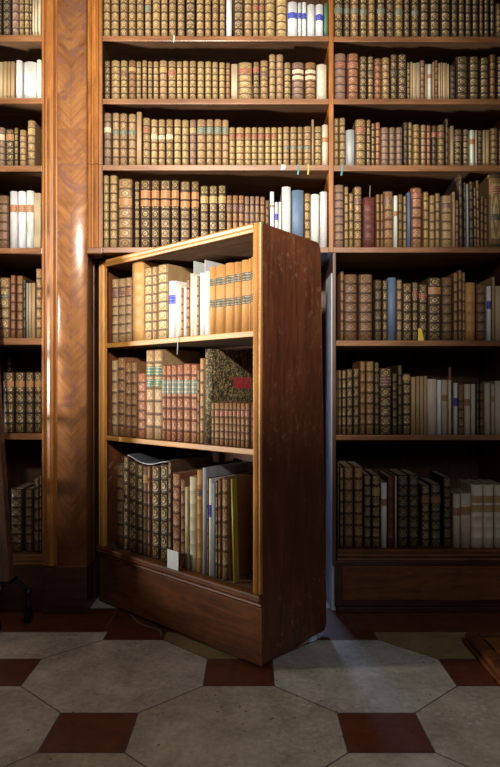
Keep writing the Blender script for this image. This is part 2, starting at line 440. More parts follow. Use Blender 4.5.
# moulded foot of the right strip, above the doorway
pbox('bracket', (WX(87.6) - pc, -.022, WZ(254.5)), (WX(103.5) - pc, -.0005, WZ(248) - .0005), M['edge'], t, .006)
pbox('side_panel', (hw - .002, .121, .001), (hw + .0035, YB_ - WY + .05, WZ(254.5) - .001), M['darkz'], t)
pbox('base', (WX(44.6) - pc, -.030, .001), (hw + .004, .12, zlo - .0005), M['dark'], t, .005)
pbox('base_cap', (WX(57.9) - pc, -.034, zlo - .0004), (hw + .003, .06, zlo + .012), M['doorplinth'], t, .004)

# ------------------------------------------------------------------ the swung-out bookcase door
ux, uy = -.7566, .6539             # along the front, towards the hinge side
ROT = math.atan2(-uy, -ux)         # local +x runs from the hinge side to the near corner
NC = (.051, 2.425)
DL, DH = 1.179, 1.903
t = thing('bookcase_door', 'bookcase door full of books, swung open from the doorway, with worn dark side', 'bookcase', (NC[0], NC[1], 0), ROT)
door = t
Zb = .016
# near side panel: slightly wider at the foot, rounded upper back corner
bm = bmesh.new()
dt, db = .447, .497
prof = [(.004, Zb + .004), (db - .02, Zb), (db, Zb + .02)]
prof += [(dt + (db - dt) * .45, 1.0), (dt, DH - .06)]
for k in range(1, 7):
    a = math.radians(90 * k / 6); prof.append((dt - .032 + .032 * math.cos(a), DH - .06 + .058 * math.sin(a)))
prof += [(.004, DH)]
prism(bm, prof, 'x', -.020, 0)
sp = obj('side_panel', bm, M['side'], t); sp['label'] = 'scuffed dark reddish-brown outer side panel'
bm = bmesh.new()
prism(bm, [(.004, Zb), (db, Zb), (dt, DH), (.004, DH)], 'x', -DL, -DL + .02); obj('side_panel', bm, M['side'], t)
pbox('top_panel', (-DL + .0205, .006, DH - .024), (-.0205, dt - .01, DH - .001), M['board'], t, .001)
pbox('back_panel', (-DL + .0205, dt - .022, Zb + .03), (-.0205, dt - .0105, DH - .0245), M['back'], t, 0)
S1, S2, S3 = 1.447, .935, .322
for (zt, th) in ((S1, .024), (S2, .024)):
    o = pbox('shelf', (-DL + .0205, .012, zt - th), (-.0205, dt - .023, zt), M['board'], t, .001)
    bm = bmesh.new(); box(bm, (-DL + .036, .001, zt - th - .001), (-.024, .0115, zt + .0005), .003); obj('shelf_edge', bm, M['doorfront'], o)
pbox('bottom_shelf', (-DL + .0205, .012, S3 - .028), (-.0205, dt - .023, S3), M['board'], t, .001)
def stile(xa, xb, za, zb_):
    bm = bmesh.new(); w = xb - xa
    pr = [(0, .0), (0, -.006), (.10, -.010), (.22, -.009), (.28, -.004), (.36, -.004), (.42, -.011), (.62, -.015), (.82, -.010), (.90, -.003), (1, -.002), (1, .011), (0, .011)]
    prism(bm, [(xa + w * a, b) for a, b in pr], 'z', za, zb_); return obj('stile', bm, M['doorfrontz'], t)
stile(-.0001, -.048, S3, DH + .002)
stile(-DL - .002, -DL + .052, S3, DH + .002)
bm = bmesh.new()
prism(bm, [(.011, DH - .032), (-.004, DH - .032), (-.008, DH - .022), (-.013, DH - .015), (-.016, DH - .004), (-.011, DH + .003), (.011, DH + .003)], 'x', -DL + .04, -.038)
obj('top_rail', bm, M['doorfront'], t)
bm = bmesh.new()
z1, z0 = S3 + .001, .262
h = z1 - z0
prism(bm, [(.011, z0), (-.003, z0), (-.008, z0 + .05 * h), (-.014, z0 + .18 * h), (-.010, z0 + .30 * h), (-.020, z0 + .42 * h), (-.026, z0 + .56 * h), (-.018, z0 + .70 * h), (-.026, z0 + .8 * h), (-.024, z0 + .95 * h), (-.016, z1), (.011, z1)], 'x', -DL - .004, .003)
obj('base_moulding', bm, M['doorplinth'], t)
pbox('plinth', (-DL, -.004, Zb), (.002, .011, z0 - .0005), M['doorplinth'], t, .002)
for k, x in enumerate((-1.05, -.12)):
    for y in (.10, .38):
        bm = bmesh.new(); tube(bm, [(x - .012, y, .0145), (x + .012, y, .0145)], .0135, 14); obj('castor', bm, M['iron'], t)

# ------------------------------------------------------------------ books
C = {  # leather colour, gilt, motif kind, mottling, raised bands, words
 'g': ((.19, .105, .042), .85, 'tan gilt-spined calf'), 'G': ((.27, .165, .07), .9, 'pale gold calf'),
 'd': ((.060, .028, .015), .85, 'dark brown gilt-tooled'), 'b': ((.12, .052, .026), .30, 'plain brown leather'),
 'r': ((.22, .062, .036), .60, 'red-brown gilt'), 'm': ((.115, .022, .020), .06, 'maroon leather'),
 'p': ((.20, .11, .085), .30, 'mauve-brown leather'), 'w': ((.72, .71, .67), 0, 'white vellum'),
 'c': ((.62, .53, .38), 0, 'cream vellum'), 't': ((.40, .26, .13), 0, 'tan paper-covered'),
 'o': ((.42, .205, .06), .06, 'honey-coloured smooth calf'), 'l': ((.125, .18, .28), 0, 'blue cloth'),
 'v': ((.04, .15, .09), .1, 'green cloth'), 'y': ((.30, .24, .035), 0, 'yellow paper'),
 's': ((.36, .37, .40), 0, 'grey cloth'), 'k': ((.035, .028, .018), 0, 'black marbled-board'),
 'x': ((.030, .016, .011), .42, 'blackish leather'), 'n': ((.17, .068, .028), .5, 'chestnut gilt'),
 'q': ((.25, .14, .07), .62, 'mottled gilt calf'), 'a': ((.48, .36, .22), 0, 'stained paper-covered')}
LC = {'B': (.03, .05, .42), 'O': (.38, .165, .06), 'R': (.27, .075, .045), 'G': (.035, .09, .05), 'T': (.13, .16, .13), 'K': (.045, .045, .035), 'W': (.60, .50, .33), 'Y': (.38, .24, .09), 'M': (.13, .055, .05)}
LW = {'B': 'blue', 'O': 'orange', 'R': 'red', 'G': 'green', 'T': 'teal', 'K': 'black', 'W': 'pale', 'Y': 'ochre', 'M': 'plum'}

def attrs(me, lea, mot):
    for nm, v in (('leather', lea), ('motif', mot)):
        a = me.attributes.new(nm, 'FLOAT_COLOR', 'POINT')
        a.data.foreach_set('color', list(v) * len(me.vertices))
def cover_geo(bm, uvl, T, Hh, Dp, nb, bulge):
    """U-shaped case: two boards joined by a rounded spine carrying raised bands"""
    th = min(.0028, T * .2); NS = 8
    arc = [(-T / 2 + T * k / NS, -bulge * (1 - (2 * k / NS - 1) ** 2)) for k in range(NS + 1)]
    outer = [(-T / 2, Dp, -.4), (-T / 2, .004 + bulge, -.02)] + [(x, y + bulge, k / NS) for k, (x, y) in enumerate(arc)] + [(T / 2, .004 + bulge, 1.02), (T / 2, Dp, 1.4)]
    inner = [(T / 2 - th, Dp, 1.4), (T / 2 - th, .006 + bulge, 1.1)] + [(-(x) * (1 - 2 * th / T), max(y, -bulge * .7) + bulge + th, -.2) for x, y in arc[::2]] + [(-T / 2 + th, .006 + bulge, -.1), (-T / 2 + th, Dp, -.4)]
    full = outer + inner
    zs = [(0, 0, 0.03)]
    n = nb + 1
    for k in range(1, nb + 1):
        z = Hh * k / n; hb = min(.0028, Hh * .014)
        zs += [(z - hb * 1.3, 0, k - hb * 1.3 * n / Hh), (z - hb * .7, 1, k - .04), (z + hb * .7, 1, k + .04), (z + hb * 1.3, 0, k + hb * 1.3 * n / Hh)]
    zs += [(Hh, 0, n - .03)]
    rings = []; us = [p[2] for p in full]
    for (z, b, v) in zs:
        ring = []
        for i, (x, y, u) in enumerate(full):
            off = 0
            if b and 2 < i < 2 + NS: off = -.0014
            sk = 0
            ring.append(bm.verts.new((x, y + off, z)))
        rings.append(ring)
    m = len(full)
    for r in range(len(rings) - 1):
        for i in range(m):
            j = (i + 1) % m
            f = bm.faces.new((rings[r][i], rings[r][j], rings[r + 1][j], rings[r + 1][i]))
            f.smooth = 1 < i < 2 + NS
            for lp, (u, v) in zip(f.loops, ((us[i], zs[r][2]), (us[j], zs[r][2]), (us[j], zs[r + 1][2]), (us[i], zs[r + 1][2]))): lp[uvl].uv = (u, v)
    for rr in (rings[0][::-1], rings[-1]):
        f = bm.faces.new(rr)
        for lp in f.loops: lp[uvl].uv = (-.5, .5)
def page_geo(bm, uvl, T, Hh, Dp, bulge):
    th = min(.0028, T * .2); g = min(.004, Hh * .02)
    lo = (-T / 2 + th + .0002, bulge + th + .0035, g); hi = (T / 2 - th - .0002, Dp - .004, Hh - g)
    if hi[0] - lo[0] < .001: return
    g_ = bmesh.ops.create_cube(bm, size=1.0)
    for v in g_['verts']: v.co = Vector(((lo[i] + hi[i]) / 2 + v.co[i] * (hi[i] - lo[i]) for i in range(3)))
def label_geo(bm, uvl, T, z0, z1, bulge, off=.0006):
    NS = 8; w = .97
    A = []; B = []
    for k in range(NS + 1):
        a = (2 * k / NS - 1) * w
        x, y = a * T / 2, bulge - bulge * (1 - a * a) - off
        A.append((x, y, z0, k / NS, 0)); B.append((x, y, z1, k / NS, 1))
    def vv(p, dy=0): return bm.verts.new((p[0], p[1] + dy, p[2]))
    a = [vv(p) for p in A]; b = [vv(p) for p in B]; a2 = [vv(p, .0012) for p in A]; b2 = [vv(p, .0012) for p in B]
    for k in range(NS):
        f = bm.faces.new((a[k], a[k + 1], b[k + 1], b[k]))
        for lp, uv in zip(f.loops, ((k / NS, 0), ((k + 1) / NS, 0), ((k + 1) / NS, 1), (k / NS, 1))): lp[uvl].uv = uv
        bm.faces.new((a2[k + 1], a2[k], b2[k], b2[k + 1])); bm.faces.new((a2[k], a2[k + 1], a[k + 1], a[k])); bm.faces.new((b[k], b[k + 1], b2[k + 1], b2[k]))
    bm.faces.new((a2[0], a[0], b[0], b2[0])); bm.faces.new((a[NS], a2[NS], b2[NS], b[NS]))

ORD = ['zeroth', 'first', 'second', 'third', 'fourth', 'fifth', 'sixth', 'seventh', 'eighth', 'ninth', 'tenth', 'eleventh', 'twelfth', 'thirteenth', 'fourteenth', 'fifteenth', 'sixteenth', 'seventeenth', 'eighteenth', 'nineteenth', 'twentieth']
BOOKS = []
WALLP = ((0, WY + .012), (1, 0), 0.0)
dn = (-ux, -uy)      # local +x of the door in the world
DOORP = ((NC[0] + .6539 * .020, NC[1] + .7566 * .020), dn, ROT)
def row(where, plane, zs, text, frm='left', setback=0):
    """text: one book per entry: x0 x1 top style [labels Cy0-y1] [^lean]"""
    items = []
    (O, e, rz) = plane
    for ent in text.replace('\n', ' ').split(','):
        p = ent.split()
        if not p: continue
        x0, x1, top, st = float(p[0]), float(p[1]), float(p[2]), p[3]
        labs = []; lean = 0; back = 0; dep = None; nb = None
        for q in p[4:]:
            if q[0] == '^': lean = float(q[1:])
            elif q[0] == '>': back = float(q[1:])
            elif q[0] == 'D': dep = float(q[1:])
            elif q[0] == '#': nb = int(q[1:])
            else:
                a, b = q[1:].split('-'); labs.append((q[0], float(a), float(b)))
        nx, ny = -e[1], e[0]
        Ox, Oy = O[0] + nx * back, O[1] + ny * back
        def S(px):
            k = (px - CX) / F
            return (k * Oy - Ox) / (e[0] - k * e[1])
        s0, s1 = S(x0), S(x1); sm = (s0 + s1) / 2
        wx, wy = Ox + e[0] * sm, Oy + e[1] * sm
        zt = H + (HY - top) * wy / F
        hh = zt - zs
        zl = [(c, H + (HY - b) * wy / F - zs, H + (HY - a) * wy / F - zs) for c, a, b in labs]
        items.append(dict(st=st, T=max(.0032, s1 - s0 - .0024), h=hh, x=wx, y=wy, z=zs, rz=rz, lean=lean, labs=zl, dep=dep, nb=nb,
                          area=(x1 - x0) * min(hh / wy * F, 60 if top < 0 else 999), px=(x0 + x1) / 2, where=where, frm=frm, back=back))
    n = len(items)
    for i, it in enumerate(items):
        if frm == 'left': k, side = i + 1, 'left'
        else: k, side = n - i, 'right'
        if frm == 'both' or (frm == 'left' and i + 1 > 20): 
            k, side = (i + 1, 'left') if i + 1 <= (n + 1) // 2 else (n - i, 'right')
        it['pos'] = (ORD[k] + ' from ' + side) if k <= 20 else ('number %d from %s' % (k, side))
    BOOKS.extend(items)

# ---- centre bookcase
row("centre bookcase's top shelf", WALLP, WZ(36), """
103 110 -14 g, 110.6 118.5 -13 g, 119.5 127.5 -14 g, 128 135.5 -13 g, 136 143.6 -13 g, 144.5 151 -12 q T5-11, 152 160 -14 G, 160.6 167.6 -13 g, 168.4 176 -14 g, 177 184.5 -12 g,
185.5 195 -14 d, 196 203.7 -13 g, 204.5 211 -12 g, 212 218.5 -13 g M8-12, 219.3 225 -12 g, 226 232 -10 w, 233.5 243.5 -14 d, 244 252 -13 g, 252.7 258.5 -13 g R5-10, 259 264.5 -13 g R5-10, 265 275 -14 G, 276 287 -10 G,
287.6 297.6 1.5 w B12-18, 298 301.6 2.5 w B12.5-18.5, 302 306.4 2 w B13-19, 307.2 315 4 w, 315.6 323.6 4 w B14-20, 324 328.3 3 v""", 'both')
row("centre bookcase's second shelf", WALLP, WZ(98.8), """
104 110 60.6 d, 110.8 119.4 60 G, 120 127.4 60 g M71-76, 128 135.6 60 n Y67-71, 136 141.2 61 g, 141.8 147 60 g, 147.6 152.4 61 g, 153 158.4 61 q, 159 167 60 q Y67-72, 167.6 176 60.5 g R70-75, 176.4 182 61 G,
182.4 188.4 60.5 G, 189 196.2 60.5 g, 197 204 61 G, 204.8 211.4 61 G, 212 218 61.5 G, 218.8 225 62 G, 225.6 230.4 62.5 n, 231.2 237.6 64 a, 238 252 62 G R68-73, 253 259.4 61.5 d R67-72, 260 268.2 60 g M71-76, 269 275.6 54 q,
276 283.5 54 q, 283.9 291 62 g, 292 304 62 p W69.5-73 W75.5-79, 305 316 62 n W70-73 W75.5-79, 316.7 327 64 c #4""", 'both')
row("centre bookcase's third shelf", WALLP, WZ(165), """
103.6 111 112.5 p W127-132, 112 119 112.5 q T130-134, 119.4 127 113 q T130-134, 128 135.6 113.5 q T130-134, 136.6 141.6 112 t, 142.4 150 117.5 q R127-132, 150.6 157.4 119 G W134-139, 158 165 119 q W135-139, 165.6 173 119 g W134-139, 173.6 181 119 G,
181.6 188.6 119.5 G, 189.4 196 119.5 p Y127.5-133, 196.6 205.6 119 q T127-133, 206 213.4 119 q T127-133, 214 221.6 119 q T127-133, 222 228.6 119.5 q T127-133, 229 235 127 G R134-138, 235.6 244 127 G R134-138, 244.6 251 127 G R134-138,
251.4 257.2 127 G R134-138, 257.6 264.2 127 G R134-138, 264.8 270.6 127 G R134-138, 271 277.2 127 G R134-138, 277.6 282.4 127 G, 283 289.4 126.5 q T146-149, 290 297 126.5 q T146-149, 297.4 303 126.5 g T146-149, 303.6 311.4 126 q T146-149, 311.8 314 119.5 t, 314.4 321.6 126 g, 322 328.4 124.5 c O137-142 #0""", 'both')
row("centre bookcase's fourth shelf", WALLP, WZ(247.3), """
103.2 108.6 175 G #7, 109.4 117 175 G #7, 118 132 178.5 q O198-205, 134.4 139.4 181 d, 140 150.4 180 d O190-198 O200-206, 151 159.4 180 d O190-198 O200-206, 160 170.4 180 d O190-198 O200-206, 171 179 180 d O190-198 O200-206, 180 190 181 d O192-199 O201-207, 191 199 181 d O192-199 O201-207,
200 208.4 185.5 d Y196-203, 209 217.4 185.5 d Y196-203, 218 226 185 d Y196-203, 226.4 232 195 n M205-211, 232.4 238 195 n M205-211, 238.4 244 195 r M205-211, 244.4 249.4 196 p, 249.8 254.4 196 p, 255 259.4 196 p, 260 265 196.5 n, 265.4 269 200 b,
270 274.3 191.5 w O205-207, 274.6 278.3 202 w B213.5-220, 278.5 281.6 202 w, 282 291 186.5 w, 291.6 304 190 l #0, 304.5 310.4 193 g, 310.8 319.4 194 w, 320 327.6 191.5 w""", 'both')
# ---- right bookcase
R = "right bookcase's "
row(R + 'top shelf', WALLP, WZ(36.6), """
334.2 343 -14 d T7-13, 344 350 -14 d T8-13, 350.7 358.8 -13 g T8-13, 360 367.3 -14 d T9-14, 368.3 375.4 -13 g, 377 385.3 -14 d T8-13, 386.3 394 -14 d, 395 403.4 -13 g T9-14, 404.3 410 -13 d, 411.5 419.2 -13 d T10-15,
420.4 429 -14 d, 430 440 -14 d, 441 451 -14 d, 451.8 458 -13 d, 458.6 465 -13 d, 465.4 471.7 -12 d, 472.3 478.8 -12 d, 479.7 483.4 -12 n, 484 489.6 -13 d, 490.5 494.6 -12 d, 495.5 503 3 g""")
row(R + 'second shelf', WALLP, WZ(99), """
335 346 53 p R62-67, 347.5 358.8 53 r R62-68, 359.7 367.3 56 d, 367.8 373.7 56 d K71-75, 374.3 381.7 58 r, 381.9 390 57 g, 390.7 397.5 54 d K70-75, 398 406.9 54 d, 407.1 410.3 62 d, 410.5 412.5 62 t, 412.7 416.2 63 a, 416.4 420 62.5 a,
420.3 425 60 p, 425.4 427.3 64 t, 427.6 432 64 w O74-78, 432.5 434.7 62 t, 434.9 438.2 60 n, 438.5 440.6 63 a, 440.8 442.9 62.5 t, 443.1 445.2 63 a, 445.4 447.2 63 t, 447.4 449.2 64 a, 449.6 456.2 65 x, 456.5 468.5 56 d, 469.5 479.3 56 d, 480.2 489.2 57 d, 490 496.4 54 n, 497 505 56 d""")
row(R + 'third shelf', WALLP, WZ(165.3), """
334.2 339 118 g, 339.4 345.6 117.5 g, 346 355.1 129.5 s #0, 355.5 366 119 g R127-132, 366.6 371 119.5 d, 371.4 375 123 d, 375.6 380.4 122 r, 381 388.9 127 p, 389.4 395.4 127 p, 396 403 127 p, 403.8 408 122 x, 408.4 412.3 122 g,
413 420 124 g, 421 426.3 124.5 g, 426.8 431 125 r, 431.6 437 125 x R132-137, 437.6 445.2 124.5 g R132-136, 445.7 448.7 118.5 x, 450.5 453.7 126 t, 454 462.6 129 d M136-141, 463 469.4 129 d, 469.8 475 130 w O139-144, 475.4 477.4 130 a, 477.7 482.6 130 x, 483 486 130 t, 486.2 489.2 130 t, 490 498.6 128 g, 499 505 130 b""")
row(R + 'fourth shelf', WALLP, WZ(247.3), """
334.5 344 184.5 p #7, 344.4 348.6 186.5 g, 349 353.4 193 g, 354 362 186.5 g M198-204, 363.3 375.4 197 m, 376.4 380 194 n, 380.6 383.7 194 n, 384 393.5 191 n M198-204, 394 398 195.5 w O211-216, 398.4 403 194 b, 403.4 406.8 196 g, 407.2 411 192.5 l #0, 411.5 422.3 187.5 r R193-198, 423.5 429 191.5 g,
429.8 435.2 195 q, 435.6 440.2 193 q, 442 452.3 195 q M204-208, 452.7 455.2 192 t, 455.5 459 200 b, 459.5 463.2 174.5 x ^.6, 464.3 466.6 182 x ^.5, 467 469.2 184 s ^.6, 469.6 473.8 181 x ^.4, 474.2 476.6 187 d ^.5, 477 480 180 n ^.8, 480.7 483.7 195.5 b, 484.3 488 198 b, 489.4 503 174 G R186-194 K214-220 #0""")  # leftmost leaning book made blackish in place of shade on its cover
row(R + 'fifth shelf', WALLP, WZ(340.5), """
340.3 344 271.5 n, 344.4 357.5 274 b #6, 359.2 372.8 274 b #6, 374.6 382.2 279.5 x, 382.7 387.6 280 d, 388 396.6 277.5 l #0, 396.9 402.3 279.5 g, 403 412 283 d, 412.4 418.3 282 d R291-297, 419 427.6 284 d R293-298, 428.4 441.5 277.5 d O287-294, 442.4 452.7 277 b, 453.7 458.2 272.5 n, 458.6 462.2 270 n, 462.5 465.4 272 n,
466 476 282.5 o, 477 486.5 284 b, 487 491.8 286 w B301-309, 492.2 494.8 277 t, 495.2 505 286 a""")
row(R + 'sixth shelf', WALLP, WZ(435), """
336.3 337.9 370 x, 338.2 341.7 370 b, 342.2 346.2 370 d, 346.7 352.9 369 d, 353.4 359.3 368 d, 360.2 365.6 361 n, 366.2 374.3 361 n, 374.6 379.5 362 x, 380 391.7 368 d M377-386 #6, 392.3 397.5 373 x, 398 402.4 365 x, 403 411 373.5 d Y376-380, 411.4 415.5 377 t, 416 419.8 376.5 t, 420 423.6 376.5 t, 423.8 427.2 376 t, 427.6 437.2 379 c #0,
437.5 442 380 w, 442.2 448.3 380 c O395-401 #0, 448.6 451.8 380 c #0, 452.1 453.4 383 m, 453.7 458.2 383 w B398-406 #0, 458.6 464.4 384 n R390-396, 464.7 471.1 384 c O399-406 #0, 471.3 476 384 c #0, 476.3 479.7 383 x, 480 484.4 383 b, 484.7 491.3 383 c #0, 491.6 495 384 c Y396-402 #0, 495.3 503 381 c #0""")
row(R + 'bottom shelf', WALLP, WZ(548.7), """
337.4 339.4 461 x, 339.8 343.7 467 d, 344.4 353.4 467 n, 354.3 363.3 467 n, 364.2 371.4 475 d, 372.3 380.4 475 d Y488-496, 381.3 387.4 483 w O499-506 #0, 387.8 394.2 477 m, 394.8 397 476 a, 398 409 475 x, 409.3 419.4 475 x, 421.7 430.3 485 d R497-503, 431.2 441.5 484 x R497-503, 443.8 451.8 477 x, 453.6 461 494 c O508-516 #0, 461.2 471.8 493.5 c O507-515 #0,
472 483.8 485 c Y496-503 Y505-512 #5, 484 494.5 485 c Y496-503 Y505-512 #5, 495 505 485 c Y496-503 Y505-512 #5""")
# ---- left bookcase
Lb = "left bookcase's "
row(Lb + 'top shelf', WALLP, WZ(35), '-5 1.6 -12 x, 2.2 10.6 -13 x, 11.4 18.4 -13 p, 18.8 23.8 -12 g, 24 29 -12 g, 29.3 31.8 -11 d, 32.1 34.6 -11 c #0, 34.8 37.5 -11 a, 37.7 40.9 -11 c #0', 'right')
row(Lb + 'second shelf', WALLP, WZ(98), '-4 2.8 62 a, 3.1 6.9 61.5 t, 7.1 10.5 61.5 t, 10.7 14.5 61.5 t, 15 21.8 60 w, 23 36 61.5 w, 36.3 41.2 59.5 w', 'right')
row(Lb + 'third shelf', WALLP, WZ(165.6), '-3 4.2 127 p W134-140, 5 13.5 129 d O134-140, 14 18 127.5 d, 19 25.5 129.5 q, 27 34.6 120 q Y128-134', 'right')
row(Lb + 'fourth shelf', WALLP, WZ(248), '-3 8 195 b, 9 16.9 191 w O204.5-212 #0, 17.2 25.2 191 w O204.5-212 #0, 25.5 33.2 190.5 w O204.5-212 #0, 34 40.8 193 a', 'right')
row(Lb + 'fifth shelf', WALLP, WZ(338), '-2 9 277.5 g K294-299, 10 15 275 r, 16 22.5 275.5 n, 23 25.5 279 x, 25.9 28.2 283 s, 28.4 31.6 283 t, 31.8 35 283 t, 35.5 41.2 268.5 g', 'right')
row(Lb + 'sixth shelf', WALLP, WZ(433.5), '6.8 10.8 355.5 d >.28 D.12, 2.6 13.4 372 d O381-387, 14.5 24 372 d O381-387, 25 33 372 d O381-387, 33.6 41.2 372 d O381-387', 'right')
row(Lb + 'bottom shelf', WALLP, WZ(553), '10 21.8 489 d, 24.5 31.6 489 b, 33.2 38.8 477 d, 39.2 41.4 475 d', 'right')
# ---- the door
Db = "open bookcase's "
row(Db + 'upper shelf', DOORP, S1 + .0006, """
110.6 116.2 279 q M290-296, 116.5 123.5 278.5 q M290-295, 123.8 129.8 277.5 q R288-294, 130.2 142.5 262 o, 143.4 151 267.5 G #7, 151.4 155.8 266.5 G #7, 156.5 166.6 264.5 G #7, 167.2 174.3 281 w B295-304, 174.9 180 284.5 c #4,
180.4 182.9 288 r, 183.2 185.3 287 w, 185.6 189 279 n, 189.4 192.9 273.5 c #0, 193.2 194.2 261 s >.03, 194.5 196.1 276 w, 196.4 198.3 276 q, 198.6 203.9 273 w, 204.2 205.5 260 s >.02, 205.7 207.8 271 w,
208.2 213.7 267 o K279-286 K300-307.5 #0, 214 223.2 265 o K277.5-285 K299-307 #0, 223.6 232.2 263 o K275.5-283.5 K298-306 #0, 232.6 239.2 262 o K274-282 K297-305 #0, 239.8 247.8 260 o K272.5-281 K295.5-304 #0, 248.1 250.5 258.5 o K272-280 K295-303 #0, 250.8 253.2 257 o K271-279 K294-302 #0""", 'both')
row(Db + 'middle shelf', DOORP, S2 + .0006, """
110.4 115.6 360 q, 116.2 123.3 357.5 n, 124.1 129 362 n, 129.3 135.2 361.5 n, 136.2 144.3 373 r, 144.6 152.4 350 q G366-375 G379-386.5, 152.8 160.9 349.5 q G366-375 G379-386.5, 161.2 165.1 365 r T380-394, 165.5 170 365 r T380-394, 170.3 175.5 364.5 r T380-394, 175.8 181.7 364 r T380-394, 182.2 189.2 363.5 r T380-394, 189.8 196.2 364 r T380-394,
196.6 199 370 n, 199.3 202.8 358 q, 203.4 210.4 349 k D.33 #0, 211 213.3 403 q R411-416, 213.7 218.5 402.5 n R411-416, 219 223.2 402.5 n R411-416, 223.7 228 402.5 n R411-416, 228.5 231.8 402.5 n R411-416, 232.3 235.7 402.5 n R411-416, 236.2 239.7 403 n R411-416, 240.1 244.1 403 n R411-416, 244.4 248.5 403 n R411-416, 250.8 253.6 403 m""", 'both')
row(Db + 'bottom shelf', DOORP, S3 + .0016, """
115 122.2 464 b, 122.6 127.1 456 d, 127.6 135.4 461 d, 135.7 141.6 464 d, 142 146.3 466 b Y475-483, 146.8 149.5 466 r, 150.4 158.4 466 d, 159 167 465 d, 167.5 170.6 461 d, 171.1 179 473 r, 179.5 184.4 479 n, 184.8 187.6 487 a, 188 195 477 c #6, 195.6 201 470 o M489-496, 201.4 205.8 468 s D.34 #0, 206.7 208.1 478 n, 208.4 211.1 479 w B505-517,
211.6 214.5 483 s, 214.9 217.2 481 d, 217.6 220.4 479 n, 220.7 227.1 478 n, 232.9 234.9 479.5 y ^1.9 D.03 #0""", 'both')

order = sorted(range(len(BOOKS)), key=lambda i: -BOOKS[i]['area'])
INDIV = set(order[:300])
stuff = bmesh.new(); s_uv = stuff.loops.layers.uv.new('UVMap')
s_lea = stuff.verts.layers.float_color.new('leather'); s_mot = stuff.verts.layers.float_color.new('motif')
rb = random.Random(5)
LABELS = {}
for i, b in enumerate(BOOKS):
    c, gl, words = C[b['st']]
    T, hh = b['T'], b['h']
    dp = b['dep'] or min(.30, max(.12, hh * rb.uniform(.60, .70)))
    if b['where'].startswith('left') and b['z'] > 1.9: dp = min(dp, .24)
    bulge = min(T * .32, .012) if b['st'] not in 'tay' else .001
    nb = b['nb'] if b['nb'] is not None else ({'w': 0, 't': 0, 'a': 0, 'y': 0, 's': 0, 'v': 0, 'l': 0, 'k': 0}.get(b['st'], 5 if hh < .33 else 6))
    jit = rb.uniform(.85, 1.15)
    lea = (c[0] * jit, c[1] * jit * rb.uniform(.95, 1.05), c[2] * jit * rb.uniform(.9, 1.1), gl * rb.uniform(.8, 1.0))
    mott = {'q': .45, 'k': .9, 't': .18, 'a': .3, 'b': .12}.get(b['st'], .1 if gl else .0)
    mot = (rb.choice([0., 0., 1., 1., .5]), mott, rb.random(), 1.0)
    ind = i in INDIV
    def geos():
        yield 'cover', 0, lea, lambda bm, uvl: cover_geo(bm, uvl, T, hh, dp, nb, bulge)
        yield 'page_block', 1, lea, lambda bm, uvl: page_geo(bm, uvl, T, hh, dp, bulge)
        for (lc, a, z) in b['labs']:
            cc = LC[lc]
            yield 'title_label', 2, (*cc, .45 if lc not in 'OB' else .25), (lambda bm, uvl, a=a, z=z: label_geo(bm, uvl, T, a, z, bulge, .0018 if nb else .0007))
    loc = Vector((b['x'], b['y'], b['z'] + (math.sin(math.radians(abs(b['lean']))) * T / 2)))
    mtx = Matrix.Translation(loc) @ Matrix.Rotation(b['rz'], 4, 'Z') @ Matrix.Rotation(math.radians(-b['lean']), 4, 'Y')
    if ind:
        desc = words
        extra = ''
        if b['labs']:
            extra = ' with ' + LW[b['labs'][0][0]] + ' label' + ('s' if len(b['labs']) > 1 else '')
        size = 'thick ' if T > .055 else ('slim ' if T < .018 else '')
        root = thing('book', (size + words + ' book' + extra + ', ' + b['pos'] + ' on ' + b['where']), 'book', loc, 0, 'books on the ' + b['where'])
        root.rotation_mode = 'XYZ'; root.rotation_euler = mtx.to_euler('XYZ')
        LABELS.setdefault(root['label'], []).append(root)
        b['obj'] = root
    for nm, mi, la, fn in geos():
        bm = bmesh.new(); uvl = bm.loops.layers.uv.new('UVMap'); fn(bm, uvl)
        if not bm.verts: bm.free(); continue
        bmesh.ops.recalc_face_normals(bm, faces=bm.faces)
        me = bpy.data.meshes.new(nm); bm.to_mesh(me); bm.free()
        attrs(me, la, mot)
        if ind:
            me.materials.append([M['binding'], M['pages'], M['label']][mi])
            o = bpy.data.objects.new(nm, me); col.objects.link(o); o.parent = root
        else:
            me.transform(mtx); n0 = len(stuff.faces); stuff.from_mesh(me)
            stuff.faces.ensure_lookup_table()
            for f in stuff.faces[n0:]: f.material_index = mi
            bpy.data.meshes.remove(me)
me = bpy.data.meshes.new('slim_books'); stuff.to_mesh(me); stuff.free()
for m in ('binding', 'pages', 'label'): me.materials.append(M[m])
so = bpy.data.objects.new('slim_books', me); col.objects.link(so)
tag(so, 'narrow or mostly hidden old books scattered between the larger books on all the shelves', 'books'); so['kind'] = 'stuff'
print('BOOKS', len(BOOKS), 'dup labels', [k for k, v in LABELS.items() if len(v) > 1])

# red paper label on the marbled folio's cover, and the blue initial on a left-case spine
for b in BOOKS:
    if b.get('obj') is None: continue
    r = b['obj']
    if b['st'] == 'k':
        h = b['h']; pbox('cover_label', (b['T'] / 2 + .0001, .16, h - .185), (b['T'] / 2 + .0012, .29, h - .130), flat('red paper label', (.30, .035, .035), .6), r, 0, 'red paper label')
    if b['where'] == Lb + 'second shelf' and abs(b['px'] - 38.7) < .5:
        bm = bmesh.new(); w = b['T'] * .32
        za, zb2 = WZ(77) - b['z'], WZ(69) - b['z']
        for (a, c_, d, e_) in ((-w, -w * .45, za, zb2), (w * .45, w, za, zb2), (-w * .4, w * .4, (za + zb2) / 2 - .003, (za + zb2) / 2 + .003)):
            box(bm, (a, -.0012, d), (c_, .004, e_))
        o = obj('spine_lettering', bm, M['inkblue'], r); o['label'] = 'blue capital letter H on the spine'

